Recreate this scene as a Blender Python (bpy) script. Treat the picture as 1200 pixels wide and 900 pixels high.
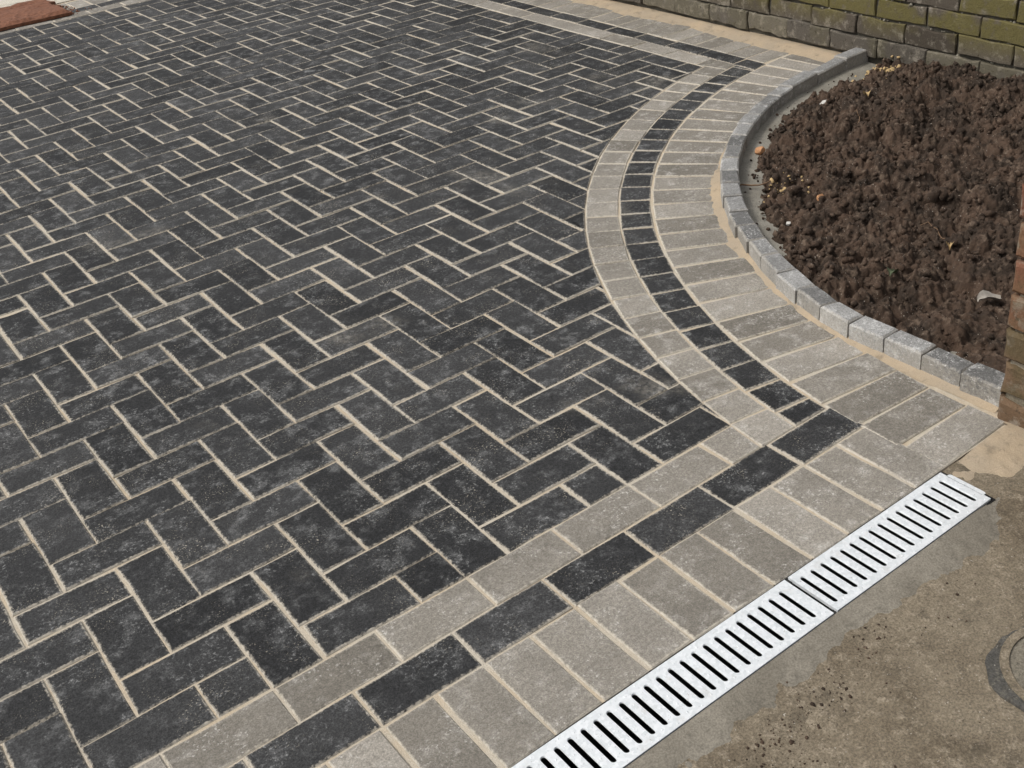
import bpy, math, random
import numpy as np
from mathutils import Matrix, Vector
random.seed(7); rng = np.random.default_rng(7)
S = bpy.context.scene
COL = S.collection
for o in list(bpy.data.objects): bpy.data.objects.remove(o)

# ------------------------------------------------------------------ camera
# ground frame: x along the drain, y away from the drain over the paving, z up, metres
CR = [[0.79223, -0.60377, -0.08851], [-0.37146, -0.36207, -0.85494], [0.48414, 0.71019, -0.51112]]   # right, down, forward
CLOC = (-0.4638, -1.0292, 1.4464)
FPX, PCX, PCY = 1333.9, 627.98, 402.32
cam = bpy.data.cameras.new('camera'); camo = bpy.data.objects.new('camera', cam); COL.objects.link(camo)
r, d, f = (Vector(v) for v in CR)
m = Matrix(((r.x, -d.x, -f.x), (r.y, -d.y, -f.y), (r.z, -d.z, -f.z))).to_4x4()
m.translation = CLOC
camo.matrix_world = m
cam.sensor_fit = 'HORIZONTAL'; cam.sensor_width = 36; cam.lens = FPX / 1200 * 36
cam.shift_x = -(PCX - 600) / 1200; cam.shift_y = (PCY - 450) / 1200
cam.clip_start = 0.05; cam.clip_end = 500
S.camera = camo

# ------------------------------------------------------------------ light
SUN_EL, SUN_AZ = math.radians(52), math.radians(-62)      # azimuth from +y towards +x
W = bpy.data.worlds.new('World'); S.world = W; W.use_nodes = True
nt = W.node_tree; nt.nodes.clear()
out = nt.nodes.new('ShaderNodeOutputWorld'); bg = nt.nodes.new('ShaderNodeBackground')
sky = nt.nodes.new('ShaderNodeTexSky'); sky.sky_type = 'NISHITA'; sky.sun_disc = False
sky.sun_elevation = SUN_EL; sky.sun_rotation = SUN_AZ; sky.dust_density = 4.0; sky.air_density = 1.0; sky.ozone_density = 1.0
hs = nt.nodes.new('ShaderNodeHueSaturation'); hs.inputs['Saturation'].default_value = 0.18
nt.links.new(sky.outputs[0], hs.inputs['Color']); nt.links.new(hs.outputs[0], bg.inputs[0]); nt.links.new(bg.outputs[0], out.inputs[0])
bg.inputs[1].default_value = 0.13
sun = bpy.data.lights.new('sun', 'SUN'); suno = bpy.data.objects.new('sun', sun); COL.objects.link(suno)
sun.energy = 1.5; sun.angle = math.radians(12); sun.color = (1.0, 0.96, 0.9)
to_sun = Vector((math.sin(SUN_AZ) * math.cos(SUN_EL), math.cos(SUN_AZ) * math.cos(SUN_EL), math.sin(SUN_EL)))
suno.rotation_euler = to_sun.to_track_quat('Z', 'Y').to_euler()
S.view_settings.view_transform = 'Standard'; S.view_settings.look = 'None'
S.view_settings.gamma = 1.0; S.view_settings.exposure = 0.32; S.view_settings.use_curve_mapping = False

# ------------------------------------------------------------------ helpers
def link(o, parent=None):
    COL.objects.link(o)
    if parent is not None: o.parent = parent
    return o
def tag(o, label=None, cat=None, group=None, kind=None):
    if label: o['label'] = label
    if cat: o['category'] = cat
    if group: o['group'] = group
    if kind: o['kind'] = kind
    return o
def empty(name, loc=(0, 0, 0)):
    o = bpy.data.objects.new(name, None); o.location = loc; o.empty_display_size = 0.1
    return link(o)
def mesh(name, V, F, mat, attr=None, smooth=False):
    me = bpy.data.meshes.new(name)
    me.from_pydata([tuple(map(float, v)) for v in V], [], F); me.update()
    if mat: me.materials.append(mat)
    if attr is not None:
        a = me.attributes.new('edge', 'FLOAT', 'POINT'); a.data.foreach_set('value', np.asarray(attr, dtype=np.float32))
    if smooth: me.polygons.foreach_set('use_smooth', [True] * len(me.polygons))
    return me
def obj(name, me, parent=None, loc=(0, 0, 0), rz=0.0):
    o = bpy.data.objects.new(name, me); o.location = loc; o.rotation_euler = (0, 0, rz)
    return link(o, parent)
def hsh(ix, iy, seed):
    h = (ix.astype(np.int64) * 374761393 + iy.astype(np.int64) * 668265263 + seed * 974711) & 0x7fffffff
    h = ((h ^ (h >> 13)) * 1274126177) & 0x7fffffff
    return ((h ^ (h >> 16)) & 0xffffff) / float(0xffffff)
def vnoise(x, y, s, seed=0):
    x = np.asarray(x, float) * s; y = np.asarray(y, float) * s
    ix, iy = np.floor(x), np.floor(y); fx, fy = x - ix, y - iy
    fx = fx * fx * (3 - 2 * fx); fy = fy * fy * (3 - 2 * fy)
    a, b, c, e = hsh(ix, iy, seed), hsh(ix + 1, iy, seed), hsh(ix, iy + 1, seed), hsh(ix + 1, iy + 1, seed)
    return (a * (1 - fx) + b * fx) * (1 - fy) + (c * (1 - fx) + e * fx) * fy
def fbm(x, y, s, o=4, seed=0):
    t = 0; a = 1; n = 0
    for k in range(o):
        t = t + a * vnoise(x, y, s * 2 ** k, seed + 17 * k); n += a; a *= 0.5
    return t / n
def lumps(x, y, cell, seed):
    """rounded lumps, one per jittered cell"""
    gx, gy = x / cell, y / cell; ix, iy = np.floor(gx), np.floor(gy); best = np.zeros_like(x)
    for dx in (-1, 0, 1):
        for dy in (-1, 0, 1):
            cx, cy = ix + dx, iy + dy
            px = cx + hsh(cx, cy, seed); py = cy + hsh(cx, cy, seed + 5); rr = 0.25 + 0.6 * hsh(cx, cy, seed + 9)
            d2 = (gx - px) ** 2 + (gy - py) ** 2 * (0.7 + 0.9 * hsh(cx, cy, seed + 3))
            best = np.maximum(best, np.sqrt(np.maximum(rr * rr - d2, 0)))
    return best * cell
def grid(name, x0, x1, y0, y1, step, zf, mat, keep=None, smooth=True):
    nx, ny = int((x1 - x0) / step) + 2, int((y1 - y0) / step) + 2
    X, Y = np.meshgrid(np.linspace(x0, x1, nx), np.linspace(y0, y1, ny)); Z = zf(X, Y)
    V = np.c_[X.ravel(), Y.ravel(), np.broadcast_to(Z, X.shape).ravel()]
    i = (np.arange(ny - 1)[:, None] * nx + np.arange(nx - 1)[None, :]).ravel()
    F = np.c_[i, i + 1, i + nx + 1, i + nx]
    if keep is not None:
        k = keep(V[:, 0], V[:, 1]); F = F[k[F].any(1)]
        used = np.unique(F); mp = np.full(len(V), -1); mp[used] = np.arange(len(used)); V = V[used]; F = mp[F]
    me = bpy.data.meshes.new(name)
    me.vertices.add(len(V)); me.vertices.foreach_set('co', V.ravel().astype(np.float32))
    me.loops.add(F.size); me.loops.foreach_set('vertex_index', F.ravel().astype(np.int32))
    me.polygons.add(len(F)); me.polygons.foreach_set('loop_start', (np.arange(len(F)) * 4).astype(np.int32))
    me.update(calc_edges=True); me.validate()
    if smooth: me.polygons.foreach_set('use_smooth', np.ones(len(me.polygons), bool))
    me.materials.append(mat)
    return me
def clip(P, n, c):
    """keep the part of convex polygon P where n.p <= c"""
    o = []; N = len(P)
    for i in range(N):
        a, b = P[i], P[(i + 1) % N]; da, db = a @ n - c, b @ n - c
        if da <= 0: o.append(a)
        if (da < 0 < db) or (db < 0 < da): o.append(a + (b - a) * da / (da - db))
    q = []
    for v in o:
        if not q or np.hypot(*(v - q[-1])) > 8e-4: q.append(v)
    if len(q) > 2 and np.hypot(*(q[0] - q[-1])) < 8e-4: q.pop()
    return np.array(q) if len(q) > 2 else None
def area(P):
    x, y = P.T; return 0.5 * abs(np.dot(x, np.roll(y, -1)) - np.dot(y, np.roll(x, -1)))
def perim(P): return np.hypot(*(P - np.roll(P, -1, 0)).T).sum()
def inset(P, dd):
    e = np.roll(P, -1, 0) - P; L = np.hypot(*e.T)[:, None] + 1e-9; n = np.c_[-e[:, 1], e[:, 0]] / L     # inward for ccw
    np_ = np.roll(n, 1, 0); s = n + np_; s /= np.hypot(*s.T)[:, None] + 1e-9
    cs = np.maximum((s * n).sum(1), 0.45)[:, None]
    return P + s * dd / cs
def tidy(P, t=0.005):
    q = [P[0]]
    for v in P[1:]:
        if np.hypot(*(v - q[-1])) > t: q.append(v)
    if len(q) > 3 and np.hypot(*(q[0] - q[-1])) < t: q.pop()
    return np.array(q) if len(q) > 2 else P
def block(P, h=0.05, b=0.0024, e=0.014, z=0.0):
    """block with outline P (ccw), chamfered top at z, and an inner ring carrying the edge attribute"""
    P = tidy(P); inr = 2 * area(P) / perim(P); b = min(b, inr * 0.3); e = min(e, inr * 0.5); n = len(P)
    rings = [(P, z - h, 1.0), (P, z - b, 1.0), (inset(P, b), z, 0.85), (inset(P, b + e), z + 0.0002, 0.0)]
    V = np.concatenate([np.c_[q, np.full(n, zz)] for q, zz, _ in rings]); A = np.concatenate([np.full(n, a) for *_, a in rings])
    F = []
    for k in range(3):
        for i in range(n):
            j = (i + 1) % n; F.append((k * n + i, k * n + j, (k + 1) * n + j, (k + 1) * n + i))
    F.append(tuple(3 * n + i for i in range(n)))
    return V, F, A
def rect(w, l, j=0.0007, nw=1, nl=3):
    """outline of a w (x) by l (y) block, long sides split and roughened"""
    pts = []
    cs = [(-w / 2, -l / 2), (w / 2, -l / 2), (w / 2, l / 2), (-w / 2, l / 2)]
    for k in range(4):
        a, b = np.array(cs[k]), np.array(cs[(k + 1) % 4]); N = (nw, nl)[k % 2]
        for i in range(N): pts.append(a + (b - a) * i / N)
    P = np.array(pts); return P + rng.normal(0, j, P.shape)

# ------------------------------------------------------------------ materials
class NT:
    def __init__(s, name):
        s.m = bpy.data.materials.new(name); s.m.use_nodes = True; s.t = s.m.node_tree; s.t.nodes.clear()
        s.o = s.n('ShaderNodeOutputMaterial'); s.b = s.n('ShaderNodeBsdfPrincipled'); s.l(s.b.outputs[0], s.o.inputs[0])
        s.geo = s.n('ShaderNodeNewGeometry'); s.inf = s.n('ShaderNodeObjectInfo'); s.pos = s.geo.outputs['Position']
    def n(s, t): return s.t.nodes.new(t)
    def l(s, a, b): s.t.links.new(a, b)
    def put(s, sock, v):
        if hasattr(v, 'links'): s.l(v, sock)
        elif isinstance(v, tuple) and len(v) == 3 and sock.type == 'RGBA': sock.default_value = (*v, 1)
        else: sock.default_value = v
    def math(s, op, a, b=0.0, c=0.0):
        k = s.n('ShaderNodeMath'); k.operation = op; s.put(k.inputs[0], a); s.put(k.inputs[1], b); s.put(k.inputs[2], c); return k.outputs[0]
    def mix(s, f, a, b, mode='MIX'):
        k = s.n('ShaderNodeMix'); k.data_type = 'RGBA'; k.blend_type = mode; s.put(k.inputs[0], f); s.put(k.inputs[6], a); s.put(k.inputs[7], b); return k.outputs[2]
    def noise(s, sc, det=3.0, rough=0.55, vec=None, dist=0.0):
        k = s.n('ShaderNodeTexNoise'); k.inputs['Scale'].default_value = sc; k.inputs['Detail'].default_value = det; k.inputs['Roughness'].default_value = rough
        k.inputs['Distortion'].default_value = dist; s.l(vec or s.pos, k.inputs['Vector']); return k.outputs[0]
    def voro(s, sc, vec=None, feat='F1', o='Distance'):
        k = s.n('ShaderNodeTexVoronoi'); k.feature = feat; k.inputs['Scale'].default_value = sc; s.l(vec or s.pos, k.inputs['Vector']); return k.outputs[o]
    def ramp(s, v, a, b, lo=0.0, hi=1.0):
        k = s.n('ShaderNodeMapRange'); k.interpolation_type = 'SMOOTHSTEP'; s.put(k.inputs[0], v)
        for i, q in enumerate((a, b, lo, hi)): s.put(k.inputs[i + 1], q)
        return k.outputs[0]
    def rnd(s): return s.math('FRACT', s.math('ADD', s.inf.outputs['Random'], s.math('MULTIPLY', s.geo.outputs['Random Per Island'], 7.31)))
    def shifted(s, amount=37.0):
        k = s.n('ShaderNodeVectorMath'); k.operation = 'ADD'; s.l(s.pos, k.inputs[0])
        c = s.n('ShaderNodeCombineXYZ'); rr = s.math('MULTIPLY', s.rnd(), amount); s.l(rr, c.inputs[0]); s.l(rr, c.inputs[2]); s.l(c.outputs[0], k.inputs[1]); return k.outputs[0]
    def attr(s, n):
        k = s.n('ShaderNodeAttribute'); k.attribute_name = n; return k.outputs['Fac']
    def bump(s, h, st=0.4, dist=0.002):
        k = s.n('ShaderNodeBump'); k.inputs['Strength'].default_value = st; k.inputs['Distance'].default_value = dist; s.put(k.inputs['Height'], h); s.l(k.outputs[0], s.b.inputs['Normal'])
    def fin(s, col, rough=0.85, spec=0.3, metal=0.0):
        s.put(s.b.inputs['Base Color'], col); s.put(s.b.inputs['Roughness'], rough); s.b.inputs['Specular IOR Level'].default_value = spec
        s.put(s.b.inputs['Metallic'], metal); return s.m
SAND = (0.42, 0.335, 0.235); SANDP = (0.50, 0.455, 0.38)
def paver_mat(name, c0, c1, pale, cloud, speck, dust, grain=0.45):
    n = NT(name); v = n.shifted(); rd = n.rnd()
    col = n.mix(rd, c0, c1)
    col = n.mix(n.ramp(n.noise(5.0, 4, 0.6, v), 0.3, 0.7, 0.0, 0.35), col, tuple(x * 0.55 for x in c0))
    # pale lime bloom in soft patches, more of it where the paving is dusty
    area_ = n.ramp(n.noise(0.9, 2, 0.5), 0.38, 0.66)
    bloom = n.math('MULTIPLY', n.ramp(n.noise(24.0, 8, 0.70, v), 0.48, 0.78), n.math('MULTIPLY_ADD', area_, 0.55, 0.45))
    col = n.mix(n.math('MULTIPLY', bloom, cloud), col, pale)
    fine = n.noise(330.0, 3, 0.7)
    col = n.mix(1.0, col, n.mix(n.ramp(fine, 0.25, 0.75), (1 - grain,) * 3, (1 + grain,) * 3), 'MULTIPLY')
    pit = n.ramp(n.noise(95.0, 4, 0.7, v), 0.30, 0.20); col = n.mix(n.math('MULTIPLY', pit, 0.6), col, tuple(x * 0.4 for x in c0))
    mid = n.noise(140.0, 4, 0.65, v); col = n.mix(1.0, col, n.mix(n.ramp(mid, 0.3, 0.7), (1 - grain * 0.55,) * 3, (1 + grain * 0.55,) * 3), 'MULTIPLY')
    fleck = n.math('MULTIPLY', n.ramp(n.noise(150.0, 4, 0.72, v), 0.54, 0.68), n.ramp(n.noise(12.0, 5, 0.65, v), 0.45, 0.62))
    col = n.mix(n.math('MULTIPLY', fleck, 1.15 * cloud), col, pale)
    # scattered grains
    gr = n.math('MULTIPLY', n.ramp(n.noise(260.0, 2, 0.6), 0.60, 0.68), n.ramp(n.noise(8.0, 4, 0.65), 0.47, 0.70))
    col = n.mix(n.math('MULTIPLY', gr, speck), col, SANDP)
    # jointing sand left along the arrises
    ed = n.attr('edge'); k = n.math('ADD', n.math('MULTIPLY', ed, 0.8), n.math('MULTIPLY', n.noise(130.0, 3, 0.7), 0.75))
    k = n.math('ADD', k, n.math('MULTIPLY', n.ramp(n.noise(3.0, 2, 0.5), 0.35, 0.7), 0.18))
    col = n.mix(n.math('MULTIPLY', n.ramp(k, 0.98, 1.30), dust), col, SANDP)
    # wide films of dust brushed over a few neighbours
    film = n.math('MULTIPLY', n.ramp(n.noise(2.3, 3, 0.55), 0.60, 0.78), n.ramp(n.noise(60.0, 3, 0.7), 0.3, 0.7))
    col = n.mix(n.math('MULTIPLY', film, 0.42), col, SANDP)
    n.bump(n.math('ADD', fine, n.math('MULTIPLY', n.noise(60.0, 3, 0.6), 1.4)), 0.6, 0.0020)
    return n.fin(col, 0.88, 0.2)
M_DARK = paver_mat('charcoal_concrete', (0.0220, 0.0225, 0.0235), (0.0500, 0.0500, 0.0505), (0.38, 0.38, 0.375), 0.44, 0.7, 0.8, 0.5)
M_GREY = paver_mat('warm_grey_concrete', (0.165, 0.150, 0.127), (0.305, 0.280, 0.243), (0.54, 0.515, 0.475), 0.72, 0.45, 0.85, 0.30)
M_KERB = paver_mat('kerb_grey_concrete', (0.120, 0.118, 0.114), (0.310, 0.306, 0.296), (0.56, 0.555, 0.54), 0.85, 0.25, 0.35, 0.35)
def sand_mat():
    n = NT('jointing_sand'); a = n.noise(420, 3, 0.7); b = n.noise(6, 4, 0.6)
    col = n.mix(n.ramp(b, 0.35, 0.65), SANDP, (0.50, 0.42, 0.315)); col = n.mix(1.0, col, n.mix(a, (0.6, 0.58, 0.55), (1.3, 1.3, 1.3)), 'MULTIPLY')
    n.bump(n.math('ADD', a, n.noise(90, 3, 0.6)), 0.7, 0.003); return n.fin(col, 0.95, 0.1)
def spill_mat():
    n = NT('loose_yellow_sand'); a = n.noise(380, 3, 0.7); b = n.noise(9, 4, 0.6)
    col = n.mix(n.ramp(b, 0.3, 0.7), SAND, (0.36, 0.30, 0.225)); col = n.mix(n.ramp(n.noise(24, 5, 0.7), 0.52, 0.68, 0, 0.6), col, (0.21, 0.175, 0.13)); col = n.mix(1.0, col, n.mix(a, (0.65, 0.63, 0.6), (1.25, 1.25, 1.25)), 'MULTIPLY')
    n.bump(n.math('ADD', a, n.noise(70, 3, 0.6)), 0.7, 0.003); return n.fin(col, 0.95, 0.1)
def soil_mat():
    n = NT('dug_soil'); a = n.noise(160, 4, 0.7); b = n.noise(11, 4, 0.6); c = n.noise(45, 3, 0.6)
    col = n.mix(n.ramp(b, 0.35, 0.65), (0.034, 0.0235, 0.0165), (0.078, 0.050, 0.034))
    col = n.mix(n.ramp(c, 0.52, 0.70, 0, 0.8), col, (0.145, 0.105, 0.076)); col = n.mix(n.ramp(n.noise(30, 4, 0.7), 0.45, 0.32, 0, 0.7), col, (0.024, 0.017, 0.0125))
    col = n.mix(1.0, col, n.mix(a, (0.45, 0.45, 0.45), (1.5, 1.5, 1.5)), 'MULTIPLY')
    g = n.math('MULTIPLY', n.ramp(n.noise(260, 1, 0.5), 0.70, 0.76), n.ramp(n.noise(20, 2, 0.5), 0.5, 0.6)); col = n.mix(g, col, (0.45, 0.40, 0.34))
    n.bump(n.math('ADD', a, c), 0.8, 0.006); return n.fin(col, 0.9, 0.25)
def concrete_mat(name, c0, c1, c2, rel=0.6):
    n = NT(name); a = n.noise(260, 4, 0.7); b = n.noise(3.2, 5, 0.6, dist=0.4); c = n.noise(48, 6, 0.78)
    col = n.mix(n.ramp(b, 0.36, 0.64), c0, c1); col = n.mix(n.ramp(c, 0.50, 0.64, 0, 0.8), col, c2); col = n.mix(n.ramp(n.noise(75, 5, 0.75), 0.44, 0.30, 0, 0.75 * rel), col, tuple(x * 0.45 for x in c0))
    col = n.mix(n.ramp(n.noise(17, 5, 0.7), 0.56, 0.66, 0, 0.75 * rel), col, (0.06, 0.05, 0.036))
    col = n.mix(1.0, col, n.mix(n.ramp(a, 0.25, 0.75), (0.55, 0.55, 0.55), (1.42, 1.42, 1.42)), 'MULTIPLY')
    g = n.ramp(n.noise(190, 1, 0.5), 0.73, 0.78); col = n.mix(n.math('MULTIPLY', g, 0.6), col, (0.5, 0.46, 0.4))
    n.bump(n.math('ADD', n.math('MULTIPLY', a, 0.5), n.math('MULTIPLY', c, 1.5)), rel, 0.005); return n.fin(col, 0.88, 0.25)
def mortar_mat(name, c0, c1):
    n = NT(name); a = n.noise(300, 3, 0.6); b = n.noise(7, 4, 0.55); col = n.mix(n.ramp(b, 0.35, 0.65), c0, c1)
    col = n.mix(n.ramp(n.noise(55, 6, 0.75), 0.50, 0.66, 0, 0.5), col, tuple(x * 0.6 for x in c0)); col = n.mix(1.0, col, n.mix(n.ramp(a, 0.3, 0.7), (0.75, 0.75, 0.75), (1.2, 1.2, 1.2)), 'MULTIPLY')
    n.bump(n.math('ADD', a, n.noise(40, 3, 0.6)), 0.35, 0.002); return n.fin(col, 0.8, 0.3)
def wall_brick_mat(name, c0, c1, moss, amount, lo, hi):
    n = NT(name); v = n.shifted(); a = n.noise(190, 4, 0.7); rd = n.rnd()
    col = n.mix(rd, c0, c1); col = n.mix(n.ramp(n.noise(26, 6, 0.72, v), 0.50, 0.68, 0, 0.75), col, (0.27, 0.24, 0.195)); col = n.mix(n.ramp(n.noise(55, 5, 0.7, v), 0.44, 0.32, 0, 0.7), col, (0.035, 0.030, 0.022))
    z = n.n('ShaderNodeSeparateXYZ'); n.l(n.pos, z.inputs[0])
    mz = n.ramp(z.outputs[2], lo, hi)                                   # the algae starts above the splash line
    big = n.ramp(n.math('ADD', n.noise(4.5, 3, 0.55), n.math('MULTIPLY_ADD', rd, 0.30, -0.15)), 0.40, 0.52)
    mo = n.math('MULTIPLY', n.math('MULTIPLY', big, mz), n.ramp(n.noise(26, 4, 0.7), 0.25, 0.5)); mo = n.math('MULTIPLY', mo, amount)
    col = n.mix(mo, col, n.mix(n.noise(35, 3, 0.6), moss, tuple(x * 1.45 for x in moss)))
    col = n.mix(1.0, col, n.mix(a, (0.6, 0.6, 0.6), (1.35, 1.35, 1.35)), 'MULTIPLY')
    n.bump(n.math('ADD', a, n.noise(45, 4, 0.65)), 0.7, 0.004); return n.fin(col, 0.95, 0.08)
def plain(name, c, rough=0.8, sc=120, amp=0.3, metal=0.0, spec=0.3):
    n = NT(name); a = n.noise(sc, 3, 0.65); col = n.mix(1.0, c, n.mix(a, (1 - amp,) * 3, (1 + amp,) * 3), 'MULTIPLY'); n.bump(a, 0.4, 0.002); return n.fin(col, rough, spec, metal)
def steel_mat():
    n = NT('galvanised_steel'); sp = n.voro(170, feat='F1', o='Color'); s2 = n.n('ShaderNodeSeparateColor'); n.l(sp, s2.inputs[0])
    col = n.mix(s2.outputs[0], (0.66, 0.69, 0.70), (0.80, 0.82, 0.83)); st = n.ramp(n.noise(26, 4, 0.65), 0.55, 0.75, 0, 0.4); col = n.mix(st, col, (0.50, 0.47, 0.42))
    dirt = n.ramp(n.noise(140, 3, 0.7), 0.66, 0.74, 0, 0.6); col = n.mix(dirt, col, (0.26, 0.23, 0.19))
    n.bump(n.noise(60, 3, 0.5), 0.12, 0.001); return n.fin(col, n.math('MULTIPLY_ADD', s2.outputs[1], 0.12, 0.42), 0.5, 0.35)
M_SAND = sand_mat(); M_SPILL = spill_mat(); M_SOIL = soil_mat(); M_STEEL = steel_mat()
M_OLD = concrete_mat('old_brown_concrete', (0.118, 0.093, 0.063), (0.190, 0.157, 0.112), (0.275, 0.230, 0.170))
M_PALE = concrete_mat('pale_concrete', (0.42, 0.38, 0.31), (0.52, 0.48, 0.40), (0.56, 0.53, 0.46), 0.4)
M_FRESH = mortar_mat('grey_mortar', (0.165, 0.147, 0.117), (0.225, 0.203, 0.165))
M_HAUNCH = mortar_mat('haunch_mortar', (0.20, 0.184, 0.152), (0.275, 0.257, 0.218))
M_JOINT = mortar_mat('dark_weathered_mortar', (0.045, 0.040, 0.030), (0.11, 0.10, 0.078))
M_PIERJ = mortar_mat('pier_mortar', (0.14, 0.12, 0.085), (0.30, 0.26, 0.20))
M_WALLB = wall_brick_mat('algae_covered_brick', (0.066, 0.055, 0.043), (0.135, 0.115, 0.092), (0.102, 0.088, 0.033), 0.88, 0.09, 0.20)
M_BASEB = wall_brick_mat('grey_base_brick', (0.085, 0.075, 0.062), (0.145, 0.128, 0.108), (0.10, 0.09, 0.03), 0.2, -0.5, -0.4)
M_PIERR = wall_brick_mat('red_pier_brick', (0.155, 0.070, 0.045), (0.205, 0.100, 0.064), (0.105, 0.088, 0.045), 0.35, -0.5, -0.4)
M_PIERM = wall_brick_mat('mossy_pier_brick', (0.130, 0.084, 0.052), (0.165, 0.110, 0.070), (0.078, 0.062, 0.034), 0.75, -0.5, -0.4)
M_BLACK = plain('channel_black_plastic', (0.012, 0.012, 0.012), 0.6)
M_EARTH = plain('earth', (0.12, 0.095, 0.07), 0.95, 8)
M_IRON = concrete_mat('broken_tarry_fill', (0.055, 0.053, 0.048), (0.095, 0.090, 0.080), (0.17, 0.155, 0.125), 0.9)
M_LID = concrete_mat('dirty_lid', (0.13, 0.115, 0.09), (0.18, 0.16, 0.125), (0.24, 0.21, 0.16))
M_RUST = plain('rust_red_fibre', (0.165, 0.072, 0.042), 0.98, 55, 1.0)
M_STONE_O = plain('orange_stone', (0.42, 0.22, 0.11), 0.9, 90, 0.4)
M_STONE_T = plain('tan_stone', (0.42, 0.30, 0.15), 0.9, 90, 0.4)
M_STONE_W = plain('white_stone', (0.52, 0.50, 0.46), 0.85, 90, 0.3)
M_LEAF = plain('dry_silver_leaf', (0.33, 0.30, 0.26), 0.6, 90, 0.4)
M_ROOT = plain('root_bark', (0.16, 0.10, 0.06), 0.9, 200, 0.4)

# ------------------------------------------------------------------ layout (metres)
CX, CY = 3.135, 0.10                         # centre of the curved border
R_FL, R_LD, R_DS, R_SO = 2.158, 2.055, 1.955, 1.752
XF, XL, XD, XS, XW = 2.695, 2.79, 2.873, 3.065, 3.115   # field edge, courses and wall face of the wall-side border
YE = 5.62                                    # far end of the field
XMIN = -1.7
def polar(r_, a): return np.array([CX + r_ * math.cos(a), CY + r_ * math.sin(a)])

# kerb front line
kp = [np.array([1.443, y]) for y in np.linspace(0.046, 0.50, 24)]
for a in np.linspace(166.6, 90.6, 140): kp.append(polar(np.interp(a, [90, 100, 115, 135, 150, 166.6], [1.692, 1.702, 1.725, 1.743, 1.745, 1.739]), math.radians(a)))
kp = np.array(kp); kl = np.r_[0, np.cumsum(np.hypot(*np.diff(kp, axis=0).T))]
KW = 0.055
def kpt(s): return np.array([np.interp(s, kl, kp[:, 0]), np.interp(s, kl, kp[:, 1])])
def knorm(s):
    t = kpt(min(s + 0.02, kl[-1])) - kpt(max(s - 0.02, 0)); t /= np.hypot(*t); return np.array([t[1], -t[0]])  # towards the bed
kang = np.arctan2(kp[:, 1] - CY, kp[:, 0] - CX); krad = np.hypot(kp[:, 0] - CX, kp[:, 1] - CY); ko = np.argsort(kang)
def kerb_r(x, y):
    a = np.arctan2(y - CY, x - CX); a = np.where(a < -2.0, a + 2 * np.pi, a)
    return np.interp(a, kang[ko], krad[ko])

# ground, beds, concrete
g = obj('ground', grid('ground', -60, 60, -60, 60, 6, lambda X, Y: X * 0 - 0.16, M_EARTH)); tag(g, 'bare earth beneath and around the driveway', kind='structure')
def old_z(X, Y):
    return -0.006 + 0.010 * (fbm(X, Y, 3.0, 3, 3) - 0.5) + 0.006 * (fbm(X, Y, 26, 4, 9) - 0.5) - 0.002 * np.clip((X - 1.17) / 0.06, 0, 1) * np.clip((Y + 0.14) / 0.1, 0, 1)
def near_concrete(x, y): return ((y < -0.112) | ((x > 1.178) & (y < 0.003)) | ((x > 1.402) & (y < 0.05))) & (y > -0.98)
c1 = obj('old_concrete_apron', grid('old_concrete_apron', -0.9, 3.6, -1.0, 0.05, 0.008, old_z, M_OLD, near_concrete))
tag(c1, 'worn brown old concrete in front of the drain', kind='structure')
c2 = obj('outer_concrete', grid('outer_concrete', -7, 7, -8, -0.90, 0.2, lambda X, Y: X * 0 - 0.022, M_OLD)); tag(c2, 'old brown concrete running out towards the road', kind='structure')
def strip_z(X, Y):
    w = 0.066 + 0.03 * (fbm(X, X * 0 + 3, 5, 3, 21) - 0.5) + 0.012 * (vnoise(X, Y, 60, 4) - 0.5)
    t = np.clip((-0.1175 - Y) / w, 0, 1.4) + np.clip((X - 1.10) / 0.12, 0, 1.4); return 0.001 - 0.0095 * t ** 1.4 + np.clip(t, 0, 1) * 0.006 * (fbm(X, Y, 55, 4, 15) - 0.5) + 0.0012 * (fbm(X, Y, 22, 3, 5) - 0.5)
c3 = obj('mortar_strip', grid('mortar_strip', -0.9, 1.26, -0.235, -0.1175, 0.0045, strip_z, M_FRESH)); tag(c3, 'smooth grey mortar strip bedding the outer side of the drain', kind='structure')
def mend_z(X, Y):
    t = np.clip((X - 1.172) / 0.075, 0, 1.3); return 0.0005 - 0.014 * t ** 2 + 0.0015 * (fbm(X, Y, 22, 3, 5) - 0.5)
def bed_z(X, Y): return -0.0031 + 0.0022 * (fbm(X, Y, 14, 3, 31) - 0.5) + 0.0030 * (fbm(X, Y, 2.2, 2, 33) - 0.5)
b1 = obj('jointing_sand', grid('jointing_sand', XMIN, XW + 0.03, 0.004, 6.3, 0.018, bed_z, M_SAND, lambda x, y: np.hypot(x - CX, y - CY) > 1.70))
tag(b1, 'pale jointing sand filling the gaps between the pavers', kind='structure')
b2 = obj('pale_concrete_path', grid('pale_concrete_path', -6, 7, 6.06, 9.0, 0.05, lambda X, Y: 0.001 + 0.004 * (fbm(X, Y, 4, 3, 2) - 0.5), M_PALE)); tag(b2, 'pale concrete beyond the far edge of the paving', kind='structure')
# loose sand along the wall
def wsand_z(X, Y):
    t = np.clip((X - 3.00 - 0.06 * (fbm(Y, Y * 0, 3.0, 3, 8) - 0.5)) / 0.09, -0.4, 1); return -0.006 + 0.019 * t + 0.003 * (fbm(X, Y, 30, 3, 4) - 0.5)
w = obj('loose_sand', grid('loose_sand', 2.93, XW + 0.01, 1.80, 6.3, 0.008, wsand_z, M_SPILL, lambda x, y: np.hypot(x - CX, y - CY) > kerb_r(x, y) - 0.02))
tag(w, 'loose yellow sand swept along the foot of the mossy wall', kind='structure')
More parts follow.
